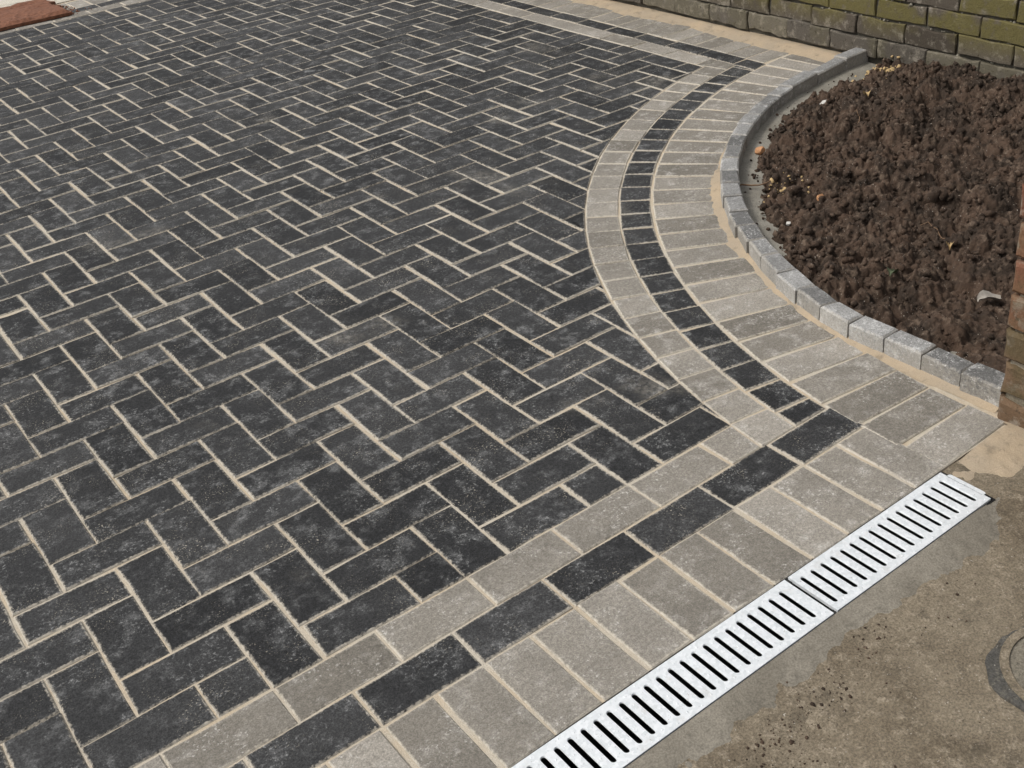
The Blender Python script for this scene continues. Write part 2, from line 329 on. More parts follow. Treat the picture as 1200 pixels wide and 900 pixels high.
# sand along the outer side of the kerb: built in (length, offset)
nS, nO = 360, 9; V = []; F = []
for i in range(nS):
    s = kl[-1] * 0.93 * i / (nS - 1); q = kpt(s); nn = knorm(s); an = s / kl[-1]
    wd = 0.014 + 0.036 * math.exp(-((an - 0.47) / 0.12) ** 2) + 0.012 * math.exp(-((an - 0.08) / 0.12) ** 2) + 0.030 * (float(fbm(np.array([s]), np.array([0.0]), 14, 3, 2)[0]) - 0.5)
    for k in range(nO):
        t = k / (nO - 1); p_ = q + nn * (0.004 - (wd + 0.008) * t)
        z = 0.008 * (1 - t) ** 1.5 * (0.6 + 0.8 * wd / 0.05) - 0.0032 * t + 0.002 * (float(vnoise(p_[0], p_[1], 90, 3)) - 0.5)
        V.append((*p_, z))
for i in range(nS - 1):
    for k in range(nO - 1): a = i * nO + k; F.append((a, a + nO, a + nO + 1, a + 1))
o = obj('kerb_sand', mesh('kerb_sand', V, F, M_SPILL, smooth=True)); tag(o, 'yellow sand lying in the gap along the curved kerb', kind='structure')
def spill_z(X, Y):
    d = np.hypot((X - 1.36) / 0.16, (Y + 0.020) / 0.075) + 1.5 * (fbm(X, Y, 13, 4, 12) - 0.5); return -0.0048 + 0.009 * np.clip(1 - d, -1, 1) + 0.002 * (fbm(X, Y, 45, 3, 6) - 0.5)
o = obj('sand_spill', grid('sand_spill', 1.17, 1.60, -0.14, 0.045, 0.005, spill_z, M_SPILL, lambda x, y: ((y < -0.002) | (x > 1.404)))); tag(o, 'thin spill of yellow sand at the foot of the brick pier', kind='structure')

# ------------------------------------------------------------------ pavers
VAR = {}
def variant(kind, mat):
    key = (kind, mat.name)
    if key not in VAR:
        w_, l_ = {'H': (0.1958, 0.0958), 'V': (0.0952, 0.1958), 'S': (0.0935, 0.1965), 'T': (0.1955, 0.0958), 'CL': (0.0905, 0.1955), 'CD': (0.079, 0.1955), 'CS': (0.188, 0.0945)}[kind]
        L = []
        for _ in range(8):
            P = rect(w_, l_, 0.0009, 3 if w_ > l_ else 1, 1 if w_ > l_ else 3); L.append(mesh('paver_' + kind, *[x for x in block(P)[:2]], mat, block(P)[2]))
        VAR[key] = L
    return random.choice(VAR[key])
def lay(name, parent, kind, mat, cx, cy, j=0.0011):
    o = obj(name, variant(kind, mat), parent, (cx + random.gauss(0, j), cy + random.gauss(0, j), random.gauss(0, 0.0007)))
    o.rotation_euler = (random.gauss(0, 0.006), random.gauss(0, 0.006), random.gauss(0, 0.005)); return o
def cut(name, parent, P, mat):
    if P is None or area(P) < 2.5e-4: return None
    x, y = P.T
    if np.dot(x, np.roll(y, -1)) - np.dot(y, np.roll(x, -1)) < 0: P = P[::-1]
    c = P.mean(0); V, F, A = block(P - c)
    o = obj(name, mesh(name, V, F, mat, A), parent, (c[0], c[1], random.gauss(0, 0.0006)))
    o.rotation_euler = (random.gauss(0, 0.004), random.gauss(0, 0.004), 0); return o
def outside_disc(P, rad):
    """part of P outside the disc round the bed: clip along the chord"""
    d = np.hypot(P[:, 0] - CX, P[:, 1] - CY)
    if d.min() >= rad: return P
    if d.max() <= rad: return None
    X = []
    for i in range(len(P)):
        a, b = P[i], P[(i + 1) % len(P)]
        fa, fb = d[i] - rad, d[(i + 1) % len(P)] - rad
        if fa * fb < 0:
            lo, hi = 0.0, 1.0
            for _ in range(30):
                mid = (lo + hi) / 2; q = a + (b - a) * mid
                if (math.hypot(q[0] - CX, q[1] - CY) - rad) * fa > 0: lo = mid
                else: hi = mid
            X.append(a + (b - a) * lo)
    if len(X) < 2: return P
    t = X[1] - X[0]; n = np.array([t[1], -t[0]]); n /= np.hypot(*n) + 1e-9
    if n @ (np.array([CX, CY]) - X[0]) < 0: n = -n
    return clip(P, n, n @ X[0])
G2 = 0.0022
field = empty('herringbone_paving'); tag(field, 'charcoal block paving laid in herringbone with pale sandy joints', kind='structure')
cells = []
for ry in range(2, 58):
    for cx_ in range(-18, 28):
        k = (ry - cx_) % 4
        if k == 0: cells.append(('H', cx_ * 0.1 + 0.1, ry * 0.1 + 0.05))
        elif k == 1: cells.append(('V', cx_ * 0.1 + 0.05, ry * 0.1 + 0.1))
MW = camo.matrix_world
def in_frame(x, y):
    v = Vector((x - CLOC[0], y - CLOC[1], -CLOC[2])); zz = v.dot(f)
    if zz < 0.1: return None
    u_, v_ = FPX * v.dot(r) / zz + PCX, FPX * v.dot(d) / zz + PCY
    return zz if (-40 < u_ < 1240 and -25 < v_ < 935) else None
whole, pieces, rest = [], [], []
for kind, cx_, cy_ in cells:
    w_, l_ = (0.1958, 0.0958) if kind == 'H' else (0.0952, 0.1958)
    P = np.array([(-w_ / 2, -l_ / 2), (w_ / 2, -l_ / 2), (w_ / 2, l_ / 2), (-w_ / 2, l_ / 2)]) + (cx_, cy_)
    ok = P[:, 0].max() < XF - G2 and P[:, 1].min() > 0.4 and P[:, 1].max() < YE - G2 and np.hypot(P[:, 0] - CX, P[:, 1] - CY).min() > R_FL + G2
    if ok: whole.append((in_frame(cx_, cy_), kind, cx_, cy_)); continue
    for n_, c_ in (((1, 0), XF - G2), ((0, -1), -0.4 - G2), ((0, 1), YE - G2)):
        if P is not None: P = clip(P, np.array(n_, float), c_)
    if P is not None: P = outside_disc(P, R_FL + G2)
    if P is None or area(P) < 2.5e-4: continue
    cc = P.mean(0); pieces.append((in_frame(*cc), P))
items = [(z, 'w', k, x, y) for z, k, x, y in whole] + [(z, 'c', P, P[:, 0].mean(), P[:, 1].mean()) for z, P in pieces]
seen = sorted([t for t in items if t[0]], key=lambda t: t[0]); single = seen[:300]; ids = {id(t) for t in single}
for t in single:
    if t[1] == 'w': lay('charcoal_paver', field, t[2], M_DARK, t[3], t[4])
    else: cut('charcoal_paver', field, t[2], M_DARK)
BV, BF, BA, off = [], [], [], 0
for t in items:
    if id(t) in ids: continue
    if t[1] == 'w':
        P = rect(*((0.1970, 0.0957) if t[2] == 'H' else (0.0966, 0.1957)), 0.0009, 1, 1); a = random.gauss(0, 0.005)
        P = P @ np.array([[math.cos(a), math.sin(a)], [-math.sin(a), math.cos(a)]]) + (t[3] + random.gauss(0, 0.0012), t[4] + random.gauss(0, 0.0012))
    else: P = t[2]
    x, y = P.T
    if np.dot(x, np.roll(y, -1)) - np.dot(y, np.roll(x, -1)) < 0: P = P[::-1]
    V, F, A = block(P, z=random.gauss(0, 0.0007)); BV.append(V); BF += [tuple(i + off for i in q) for q in F]; BA.append(A); off += len(V)
o = obj('far_pavers', mesh('far_pavers', np.concatenate(BV), BF, M_DARK, np.concatenate(BA)), field); o['kind'] = 'stuff'

# straight border along the drain
sb = empty('drain_border'); tag(sb, 'straight three-course paver border running beside the drain', kind='structure')
for k in range(-9, 6):
    x0, x1 = k * 0.2 - 0.1, k * 0.2 + 0.1
    if x1 > 0.95: P = outside_disc(np.array([(x0 + .003, 0.302), (x1 - .002, 0.302), (x1 - .002, 0.3985), (x0 + .003, 0.3985)]), R_FL + 0.003); cut('grey_paver', sb, P, M_GREY)
    else: lay('grey_paver', sb, 'T', M_GREY, (x0 + x1) / 2, 0.3505)
for k in range(-8, 6): lay('charcoal_paver', sb, 'T', M_DARK, k * 0.2 + 0.1, 0.2505)
for k in range(-16, 12): lay('grey_paver', sb, 'S', M_GREY, k * 0.1 + 0.05, 0.1005)
# curved border round the bed
cb = empty('curved_border'); tag(cb, 'curved three-course paver border sweeping round the soil bed', kind='structure')
def arc(r0, r1, step, gap, start, ymin, xmax, mat, name, taper=0.0, ends=None):
    a = start; r_m = (r0 + r1) / 2
    while a > math.radians(86):
        da = step / r_m; g_ = gap / r_m
        if ends: r0 = np.interp(math.degrees(a), *ends) + random.gauss(0, 0.002)
        P = np.array([polar(r0, a - g_ / 2 * (1 - taper)), polar(r0, a - da + g_ / 2 * (1 - taper)), polar(r1, a - da + g_ / 2 * (1 + taper)), polar(r1, a - g_ / 2 * (1 + taper))])
        P = P + rng.normal(0, 0.0010, P.shape)
        x, y = P.T
        if np.dot(x, np.roll(y, -1)) - np.dot(y, np.roll(x, -1)) < 0: P = P[::-1]
        P = clip(P, np.array([0., -1.]), -ymin)
        if P is not None: P = clip(P, np.array([1., 0.]), xmax)
        if P is not None: cut(name, cb, P, mat)
        a -= da
arc(R_LD + 0.002, R_FL - 0.002, 0.1035, 0.0042, math.radians(180) - 0.195 / 2.1, 0.302, XL - 0.002, M_GREY, 'grey_paver')
arc(R_DS + 0.003, R_LD - 0.002, 0.1010, 0.0046, math.radians(180) - 0.160 / 2.0, 0.3025, XL - 0.002, M_DARK, 'charcoal_paver')
arc(R_SO, R_DS - 0.004, 0.1015, 0.0075, math.radians(180) + 0.100 / 1.90, 0.0025, XS + 0.03, M_GREY, 'grey_paver', 0.45, ([90, 130, 150, 165, 183], [1.750, 1.752, 1.750, 1.735, 1.728]))
# straight border along the wall
wb = empty('wall_border'); tag(wb, 'straight three-course paver border running along the mossy wall', kind='structure')
for k in range(9, 31):
    y0 = k * 0.2 + 0.06; y1 = y0 + 0.2
    for (xa, xb, rad, mat, nm, kd, dy) in ((XF, XL, R_FL, M_GREY, 'grey_paver', 'CL', 0.0), (XL, XD, R_DS, M_DARK, 'charcoal_paver', 'CD', 0.085)):
        P = np.array([(xa + .0022, y0 + dy + .002), (xb - .0022, y0 + dy + .002), (xb - .0022, y1 + dy - .002), (xa + .0022, y1 + dy - .002)])
        dd = np.hypot(P[:, 0] - CX, P[:, 1] - CY)
        if dd.max() < rad + 0.02 or y1 + dy > YE + 0.02: continue
        if dd.min() < rad + 0.003: cut(nm, wb, outside_disc(P, rad + 0.003), mat)
        else: lay(nm, wb, kd, mat, (xa + xb) / 2, (y0 + y1) / 2 + dy)
for k in range(0, 40):
    y0 = 2.054 + k * 0.1
    if y0 < YE - 0.1: lay('grey_paver', wb, 'CS', M_GREY, XD + 0.097, y0 + 0.05)
P = np.array([(XD + .003, 1.98), (XD + .19, 1.98), (XD + .19, 2.028), (XD + .003, 2.028)]); cut('grey_paver', wb, outside_disc(P, R_DS + 0.003), M_GREY)
# border at the far end
fb = empty('far_border'); tag(fb, 'three-course paver border along the far end of the paving', kind='structure')
for k in range(-6, 14):
    lay('grey_paver', fb, 'T', M_GREY, k * 0.2 + 0.02, YE + 0.05); lay('charcoal_paver', fb, 'T', M_DARK, k * 0.2 + 0.11, YE + 0.15)
for k in range(-12, 29): lay('grey_paver', fb, 'S', M_GREY, k * 0.1 + 0.05, YE + 0.30)

# ------------------------------------------------------------------ kerb
kerb = empty('kerb', (1.443, 0.046, 0)); tag(kerb, 'low curved kerb of grey concrete blocks round the soil bed', 'kerb')
s = 0.0; kz = 0.045
while s < kl[-1] - 0.01:
    L_ = 0.1015 if kpt(s)[0] < 2.56 else 0.19
    e_ = min(s + L_, kl[-1] + 0.004); off_ = random.gauss(0, 0.0025)
    a_, b_ = kpt(s + 0.0021), kpt(e_ - 0.0021); na, nb = knorm(s + 0.001), knorm(e_ - 0.001); nm_ = (na + nb) / 2; nm_ /= np.hypot(*nm_)
    P = np.array([a_ + nm_ * off_, a_ + na * KW, b_ + nb * KW, b_ + nm_ * off_]) + rng.normal(0, 0.0008, (4, 2))
    x, y = P.T
    if np.dot(x, np.roll(y, -1)) - np.dot(y, np.roll(x, -1)) < 0: P = P[::-1]
    P2 = []
    for i in range(4):
        q0, q1 = P[i], P[(i + 1) % 4]; P2 += [q0, (q0 + q1) / 2 + rng.normal(0, 0.0008, 2)]
    P = np.array(P2); c = P.mean(0); V, F, A = block(P - c, 0.13, 0.0045, 0.012)
    o = obj('kerb_block', mesh('kerb_block', V, F, M_KERB, A), kerb, (c[0] - 1.443, c[1] - 0.046, kz + 0.003 + random.gauss(0, 0.0026)))
    o.rotation_euler = (random.gauss(0, 0.018), random.gauss(0, 0.018), random.gauss(0, 0.012))
    s = e_
# ------------------------------------------------------------------ bed: mortar haunch, soil, clods
nS, nO = 300, 10; V = []; F = []
for i in range(nS):
    s = kl[-1] * i / (nS - 1); q = kpt(s); nn = knorm(s)
    for k in range(nO):
        t = k / (nO - 1); p_ = q + nn * (KW - 0.004 + 0.16 * t); V.append((*p_, 0.004 - 0.012 * t - 0.02 * t * t + 0.004 * (float(fbm(p_[0], p_[1], 18, 3, 5)) - 0.5)))
for i in range(nS - 1):
    for k in range(nO - 1): a = i * nO + k; F.append((a, a + nO, a + nO + 1, a + 1))
o = obj('concrete_haunch', mesh('concrete_haunch', V, F, M_HAUNCH, smooth=True)); tag(o, 'smooth grey mortar haunch along the inner side of the kerb', kind='structure')
def soil_in(x, y):
    """distance inside the soil edge"""
    rr = np.hypot(x - CX, y - CY); a = np.degrees(np.arctan2(y - CY, x - CX)); a = np.where(a < -100, a + 360, a)
    gap = np.interp(a, [90, 96, 104, 112, 125, 138, 150, 156, 163, 180], [0.070, 0.090, 0.070, 0.035, 0.045, 0.048, 0.030, 0.0, -0.03, -0.03])
    e1 = kerb_r(x, y) - KW - gap - rr
    e2 = x - (1.443 + KW - 0.005)
    return np.where(y > 0.45, e1, np.minimum(np.where(y > 0.1, e1, 9), e2))
def soil_z(X, Y):
    ins = soil_in(X, Y) + 0.045 * (fbm(X, Y, 22, 3, 41) - 0.5)
    up = np.clip(ins / 0.10, -0.6, 1)
    base = np.where(up < 0, up * 0.08, 0.018 * np.sqrt(np.maximum(up, 0)))
    base = base + 0.028 * np.clip((X - 2.2) / 0.9, 0, 1) * np.clip((1.75 - Y) / 0.6, 0, 1) + 0.028 * (fbm(X, Y, 2.6, 3, 77) - 0.5)
    k = np.clip(ins / 0.06 + 0.35, 0, 1)
    near = np.clip((0.50 - Y) / 0.25, 0, 1) * np.clip((2.0 - X) / 0.3, 0, 1)          # flatter, smeared soil by the pier
    am = k * (1 - 0.55 * near)
    wx = X + 0.012 * (vnoise(X, Y, 45, 5) - 0.5); wy = Y + 0.012 * (vnoise(X, Y, 45, 6) - 0.5)
    z = base + am * (0.55 * lumps(wx, wy, 0.095, 1) * (0.3 + 1.2 * vnoise(X, Y, 5, 91)) + 0.62 * lumps(wx, wy, 0.038, 2) + 0.68 * lumps(wx, wy, 0.016, 3) + 0.8 * lumps(X, Y, 0.0095, 4) + 0.036 * (fbm(X, Y, 75, 3, 8) - 0.5))
    return z - 0.030 + 0.008 * near - 0.16 * np.clip((-0.20 - Y) / 0.15, 0, 1)
o = obj('soil_bed', grid('soil_bed', 1.46, XW + 0.01, -0.33, 1.80, 0.0036, soil_z, M_SOIL, lambda x, y: soil_in(x, y) > -0.05, False)); tag(o, 'freshly dug lumpy dark brown soil filling the curved bed', kind='structure')
def ico():
    import bmesh
    bm = bmesh.new(); bmesh.ops.create_icosphere(bm, subdivisions=1, radius=1.0); V = np.array([v.co[:] for v in bm.verts]); F = np.array([[v.index for v in q.verts] for q in bm.faces]); bm.free(); return V, F
IV, IF = ico()
def clod_shape(seed):
    q = np.random.default_rng(seed); V = IV.copy()
    for k in range(7):
        dvec = q.normal(size=3); dvec /= np.linalg.norm(dvec); V *= (1 + 0.34 * q.normal() * np.clip(V @ dvec, 0, 1) ** 1.5)[:, None]
    V += 0.10 * np.sin(V @ q.normal(size=(3, 3)) * 4.0); return V * np.array([1, 0.7 + 0.5 * q.random(), 0.6 + 0.4 * q.random()])
SH = [clod_shape(k) for k in range(24)]
def scatter(name, pts, sizes, mat, sink=0.25):
    VV, FF, of = [], [], 0
    for k, ((x, y, z), sz) in enumerate(zip(pts, sizes)):
        V = SH[k % 24]; a = random.random() * 6.283; b = random.gauss(0, 0.5)
        Rz = np.array([[math.cos(a), -math.sin(a), 0], [math.sin(a), math.cos(a), 0], [0, 0, 1]]); Rx = np.array([[1, 0, 0], [0, math.cos(b), -math.sin(b)], [0, math.sin(b), math.cos(b)]])
        VV.append((V @ (Rz @ Rx).T) * sz + (x, y, z + sz * sink)); FF.append(IF + of); of += len(V)
    V = np.concatenate(VV); Fx = np.concatenate(FF); me = bpy.data.meshes.new(name)
    me.vertices.add(len(V)); me.vertices.foreach_set('co', V.ravel().astype(np.float32)); me.loops.add(Fx.size); me.loops.foreach_set('vertex_index', Fx.ravel().astype(np.int32))
    me.polygons.add(len(Fx)); me.polygons.foreach_set('loop_start', (np.arange(len(Fx)) * 3).astype(np.int32)); me.update(calc_edges=True); me.materials.append(mat)
    return me
N = 9000
X = rng.uniform(1.47, XW, N * 3); Y = rng.uniform(-0.15, 1.76, N * 3); k = (soil_in(X, Y) > 0.0) & (vnoise(X, Y, 7, 55) > 0.22); X, Y = X[k][:N], Y[k][:N]
sz = 0.0018 + 0.0125 * rng.random(len(X)) ** 5
sz *= np.where((Y < 0.45) & (X < 1.95), 0.55, 1)
o = obj('soil_clods', scatter('soil_clods', np.c_[X, Y, soil_z(X, Y)], sz, M_SOIL)); tag(o, 'loose crumbling clods of dark brown soil covering the bed', 'soil', kind='stuff')
# crumbs fallen on the haunch
pts = []; szs = []
for _ in range(90):
    s = random.uniform(0.55, kl[-1] - 0.1); t = random.random() ** 0.7; p_ = kpt(s) + knorm(s) * (KW + 0.012 + 0.07 * t); pts.append((*p_, 0.001)); szs.append(random.uniform(0.0015, 0.006))
o = obj('soil_crumbs', scatter('soil_crumbs', pts, szs, M_SOIL, 0.3)); tag(o, 'small dark soil crumbs scattered on the mortar haunch', 'soil crumbs', kind='stuff')

# ------------------------------------------------------------------ things lying on the soil
def ico2():
    import bmesh
    bm = bmesh.new(); bmesh.ops.create_icosphere(bm, subdivisions=3, radius=1.0); V = np.array([v.co[:] for v in bm.verts]); F = [tuple(v.index for v in q.verts) for q in bm.faces]; bm.free(); return V, F
IV2, IF2 = ico2()
def stone_shape(seed):
    q = np.random.default_rng(seed); V = IV2.copy()
    for k in range(16):
        dv = q.normal(size=3); dv /= np.linalg.norm(dv); h = 0.55 + 0.3 * q.random(); t = V @ dv; V -= np.clip(t - h, 0, 9)[:, None] * dv      # knapped facets
    return V * np.array([1.15, 0.75 + 0.4 * q.random(), 1.0]) + q.normal(0, 0.012, V.shape)
def stone(name, x, y, size, mat, label, seed, flat=0.7, cat='stone', z=None):
    V = stone_shape(seed) * size * np.array([1, 1, flat]); zz = float(soil_z(np.array([x]), np.array([y]))[0]) if z is None else z
    me = mesh(name, V, IF2, mat); o = obj(name, me, None, (x, y, zz + size * 0.32), random.random() * 6); tag(o, label, cat); return o
stone('stone', 2.165, 1.415, 0.019, M_STONE_O, 'orange brick fragment lying on the haunch edge inside the curve', 101, 0.8, z=0.004)
stone('stone', 2.040, 1.200, 0.017, M_STONE_T, 'flat tan stone on the soil near the haunch, next to a sand patch', 102, 0.6)
stone('stone', 2.000, 1.015, 0.017, M_STONE_O, 'small orange stone standing on the soil between tan crumbs', 103, 0.9)
stone('stone', 1.830, 0.985, 0.009, M_STONE_W, 'tiny bright white stone on the soil near the kerb bend', 104)
stone('stone', 2.625, 1.535, 0.016, M_STONE_W, 'round white pebble near the haunch at the far end of the bed', 105, 0.8)
stone('stone', 2.240, 0.810, 0.012, M_STONE_W, 'squarish white chip in the middle of the soil', 106)
stone('stone', 2.120, 1.480, 0.007, M_STONE_W, 'white speck of stone beside the orange brick fragment', 107)
stone('stone', 2.330, 0.930, 0.010, M_STONE_O, 'dull reddish pebble half sunk in the middle of the soil', 108, 0.9)
pts, szs = [], []
for _ in range(70):
    a, b = random.gauss(1.99, 0.030), random.gauss(1.145, 0.030); pts.append((a, b, float(soil_z(np.array([a]), np.array([b]))[0]))); szs.append(random.uniform(0.002, 0.006))
o = obj('sand_patch', scatter('sand_patch', pts, szs, M_STONE_T)); tag(o, 'crumbly tan sand patch on the soil beside the flat tan stone', 'sand', kind='stuff')
pts, szs = [], []
for _ in range(60):
    a, b = random.gauss(3.03, 0.045), random.gauss(1.605, 0.030); pts.append((min(a, XW - 0.01), b, max(float(soil_z(np.array([a]), np.array([b]))[0]), -0.01))); szs.append(random.uniform(0.003, 0.011))
o = obj('mortar_rubble', scatter('mortar_rubble', pts, szs, M_STONE_T)); tag(o, 'heap of tan mortar crumbs where the kerb meets the wall', 'rubble', kind='stuff')
def leaf(x, y, L_, w_, rz, mat, label):
    V, F = [], []; n = 9
    zz = float(soil_z(np.array([x]), np.array([y]))[0]) + 0.008
    for i in range(n):
        t = i / (n - 1); hw = w_ * math.sin(math.pi * (0.06 + 0.9 * t)) ** 0.8
        for j in (-1, -0.5, 0, 0.5, 1): V.append(((t - 0.5) * L_, j * hw, 0.010 * abs(j) ** 1.5 + 0.008 * math.sin(t * 5) + 0.002 * random.random()))
    for i in range(n - 1):
        for j in range(4): a = i * 5 + j; F.append((a, a + 5, a + 6, a + 1))
    top = len(V); V += [(a, b, c - 0.0012) for a, b, c in V]; F += [tuple(q + top for q in reversed(t)) for t in F]
    o = obj('leaf', mesh('leaf', V, F, mat, smooth=True), None, (x, y, zz), rz); tag(o, label, 'leaf')
leaf(1.985, 0.560, 0.040, 0.010, 0.6, M_STONE_T, 'curled cream leaf scrap on the soil towards the pier')
leaf(1.800, 0.315, 0.065, 0.020, -0.4, M_LEAF, 'crumpled silvery dry leaf on the soil near the pier')
leaf(2.690, 1.405, 0.045, 0.012, 0.9, M_STONE_T, 'curled yellow leaf scrap on the soil behind the white pebble')
leaf(1.690, 0.520, 0.036, 0.014, 0.3, plain('green_leaf', (0.09, 0.11, 0.06), 0.6), 'small grey-green leaf on the soil by the near kerb')
def tube(name, pts, rad, mat, label, cat):
    pts = np.array(pts, float); V, F = [], []; K = 6
    for i, p_ in enumerate(pts):
        t = pts[min(i + 1, len(pts) - 1)] - pts[max(i - 1, 0)]; t /= np.linalg.norm(t); a = np.cross(t, (0, 0, 1)); a /= np.linalg.norm(a) + 1e-9; b = np.cross(a, t); rr = rad * (1 - 0.6 * i / len(pts))
        for k in range(K): V.append(p_ + rr * (a * math.cos(6.283 * k / K) + b * math.sin(6.283 * k / K)))
    for i in range(len(pts) - 1):
        for k in range(K): F.append((i * K + k, i * K + (k + 1) % K, (i + 1) * K + (k + 1) % K, (i + 1) * K + k))
    F.append(tuple(range(K))[::-1]); F.append(tuple((len(pts) - 1) * K + k for k in range(K)))
    c = pts[0].copy(); o = obj(name, mesh(name, np.array(V) - c, F, mat, smooth=True), None, tuple(c)); tag(o, label, cat)
tube('root', [(1.905, 1.275, 0.006), (1.925, 1.262, 0.012), (1.940, 1.235, 0.012), (1.955, 1.215, 0.014), (1.975, 1.205, 0.018), (2.00, 1.200, 0.022)], 0.0032, M_ROOT, 'thin dark root crossing the mortar haunch onto the soil', 'root')
def twig(x, y, a, L_, label):
    pts = []
    for i in range(9):
        t = i / 8; px = x + L_ * t * math.cos(a + 0.7 * t); py = y + L_ * t * math.sin(a + 0.7 * t); pts.append((px, py, float(soil_z(np.array([px]), np.array([py]))[0]) + 0.006))
    tube('twig', pts, 0.0018, M_ROOT, label, 'twig')
twig(2.02, 0.60, 0.9, 0.11, 'curved thin brown root fibre on the soil beside the cream leaf scrap')
twig(2.45, 1.25, 0.2, 0.09, 'short pale root fibre on the soil behind the middle stones')

# ------------------------------------------------------------------ garden wall
wall = empty('garden_wall', (XW, 3.0, 0)); tag(wall, 'old brick garden wall with green algae beside the paving and soil bed', 'wall')
def box(name, x0, x1, y0, y1, z0, z1, mat, parent, org):
    V = [(x - org[0], y - org[1], z - org[2]) for z in (z0, z1) for x, y in ((x0, y0), (x1, y0), (x1, y1), (x0, y1))]
    return obj(name, mesh(name, V, [(3, 2, 1, 0), (4, 5, 6, 7), (0, 1, 5, 4), (1, 2, 6, 5), (2, 3, 7, 6), (3, 0, 4, 7)], mat), parent)
CH = 0.0768
def brick_mesh(L_, h_, dep, mat, rough=0.0022, b=0.006):
    """brick whose worn face looks along -x: built as a block then turned"""
    P = rect(h_, L_, rough, 2, 5); V, F, A = block(P, dep, b, 0.012)
    nn_ = len(V) // 4; V[nn_:2 * nn_, 2] += rng.normal(0, 0.0012, nn_); V[2 * nn_:3 * nn_, :2] += rng.normal(0, 0.0012, (nn_, 2))
    Vn = np.c_[-V[:, 2], V[:, 1], V[:, 0]]
    return mesh('brick', Vn, F, mat, A)
WBM = [brick_mesh(0.2185, 0.0690, 0.10, M_WALLB, 0.0018, 0.0035) for _ in range(12)]
BBM = [brick_mesh(0.2215, 0.069, 0.10, M_BASEB, 0.003, 0.004) for _ in range(8)]
NC = 8
for c_ in range(NC):
    zc = 0.1 + CH * (c_ - 0.5); ph = {0: 0.12, 1: 0.232, 2: 0.140}.get(c_, 0.232 if c_ % 2 else 0.132) + random.gauss(0, 0.004)
    y = -0.45 + ph - 0.225
    while y < 6.3:
        o = obj('brick', random.choice(BBM if c_ == 0 else WBM), wall, (random.gauss(0, 0.0022) - (0.006 if c_ == 0 else 0), y + 0.1125 - 3.0 + random.gauss(0, 0.0015), zc + random.gauss(0, 0.0012)))
        o.rotation_euler = (random.gauss(0, 0.006), 0, random.gauss(0, 0.008)); y += 0.225
box('mortar', XW + 0.012, XW + 0.205, -0.5, 6.4, -0.16, 0.1 + CH * (NC - 1) - 0.006, M_JOINT, wall, (XW, 3.0, 0))
# smears of old pointing squeezed from the joints
pts, szs = [], []
for _ in range(260):
    c_ = random.choice((0, 1, 1, 2, 2, 3)); pts.append((XW + 0.010, random.uniform(0.6, 3.6), 0.1 + CH * c_ - 0.004)); szs.append(random.uniform(0.003, 0.0085))
o = obj('pointing_crumbs', scatter('pointing_crumbs', [(a - XW, b - 3.0, c) for a, b, c in pts], szs, mortar_mat('pale_pointing', (0.16, 0.145, 0.11), (0.30, 0.275, 0.225)), 0.0), wall); o['kind'] = 'stuff'

# ------------------------------------------------------------------ brick pier
PX, PY = 1.415, 0.039
pier = empty('brick_pier', (PX, PY, 0)); tag(pier, 'worn red brick gate pier at the corner of the soil bed', 'pier')
zj = [-0.03, 0.050, 0.136, 0.211, 0.290, 0.367, 0.445, 0.523, 0.60, 0.677, 0.754]
ye = [0.039, 0.039, 0.044, 0.046, 0.045, 0.049, 0.053, 0.054, 0.055, 0.055]
for c_ in range(10):
    h_ = zj[c_ + 1] - zj[c_] - 0.009; zc = (zj[c_] + zj[c_ + 1]) / 2; mat = M_PIERM if c_ in (0, 1, 2) else M_PIERR
    A_ = brick_mesh(0.215, h_, 0.1025, mat, 0.002, 0.008); B_ = brick_mesh(0.1025, h_, 0.215, mat, 0.002, 0.008)
    y1 = ye[c_] - PY
    jx = random.gauss(0, 0.0015)
    if c_ % 2 == 0:
        L = [(A_, 0, y1 - 0.1075, 0), (B_, 0, y1 - 0.276, 0), (B_, 0.113, y1 - 0.0513, 0), (A_, 0.226, y1 - 0.220, 0)]
    else:
        L = [(B_, 0, y1 - 0.0513, 0), (A_, 0, y1 - 0.220, 0), (A_, 0.226, y1 - 0.1075, 0), (B_, 0.113, y1 - 0.276, 0)]
    for me, bx, by, rz in L: obj('brick', me, pier, (bx + jx, by, zc))
box('mortar', PX + 0.010, PX + 0.318, PY - 0.318, PY - 0.011, -0.16, 0.745, M_PIERJ, pier, (PX, PY, 0))

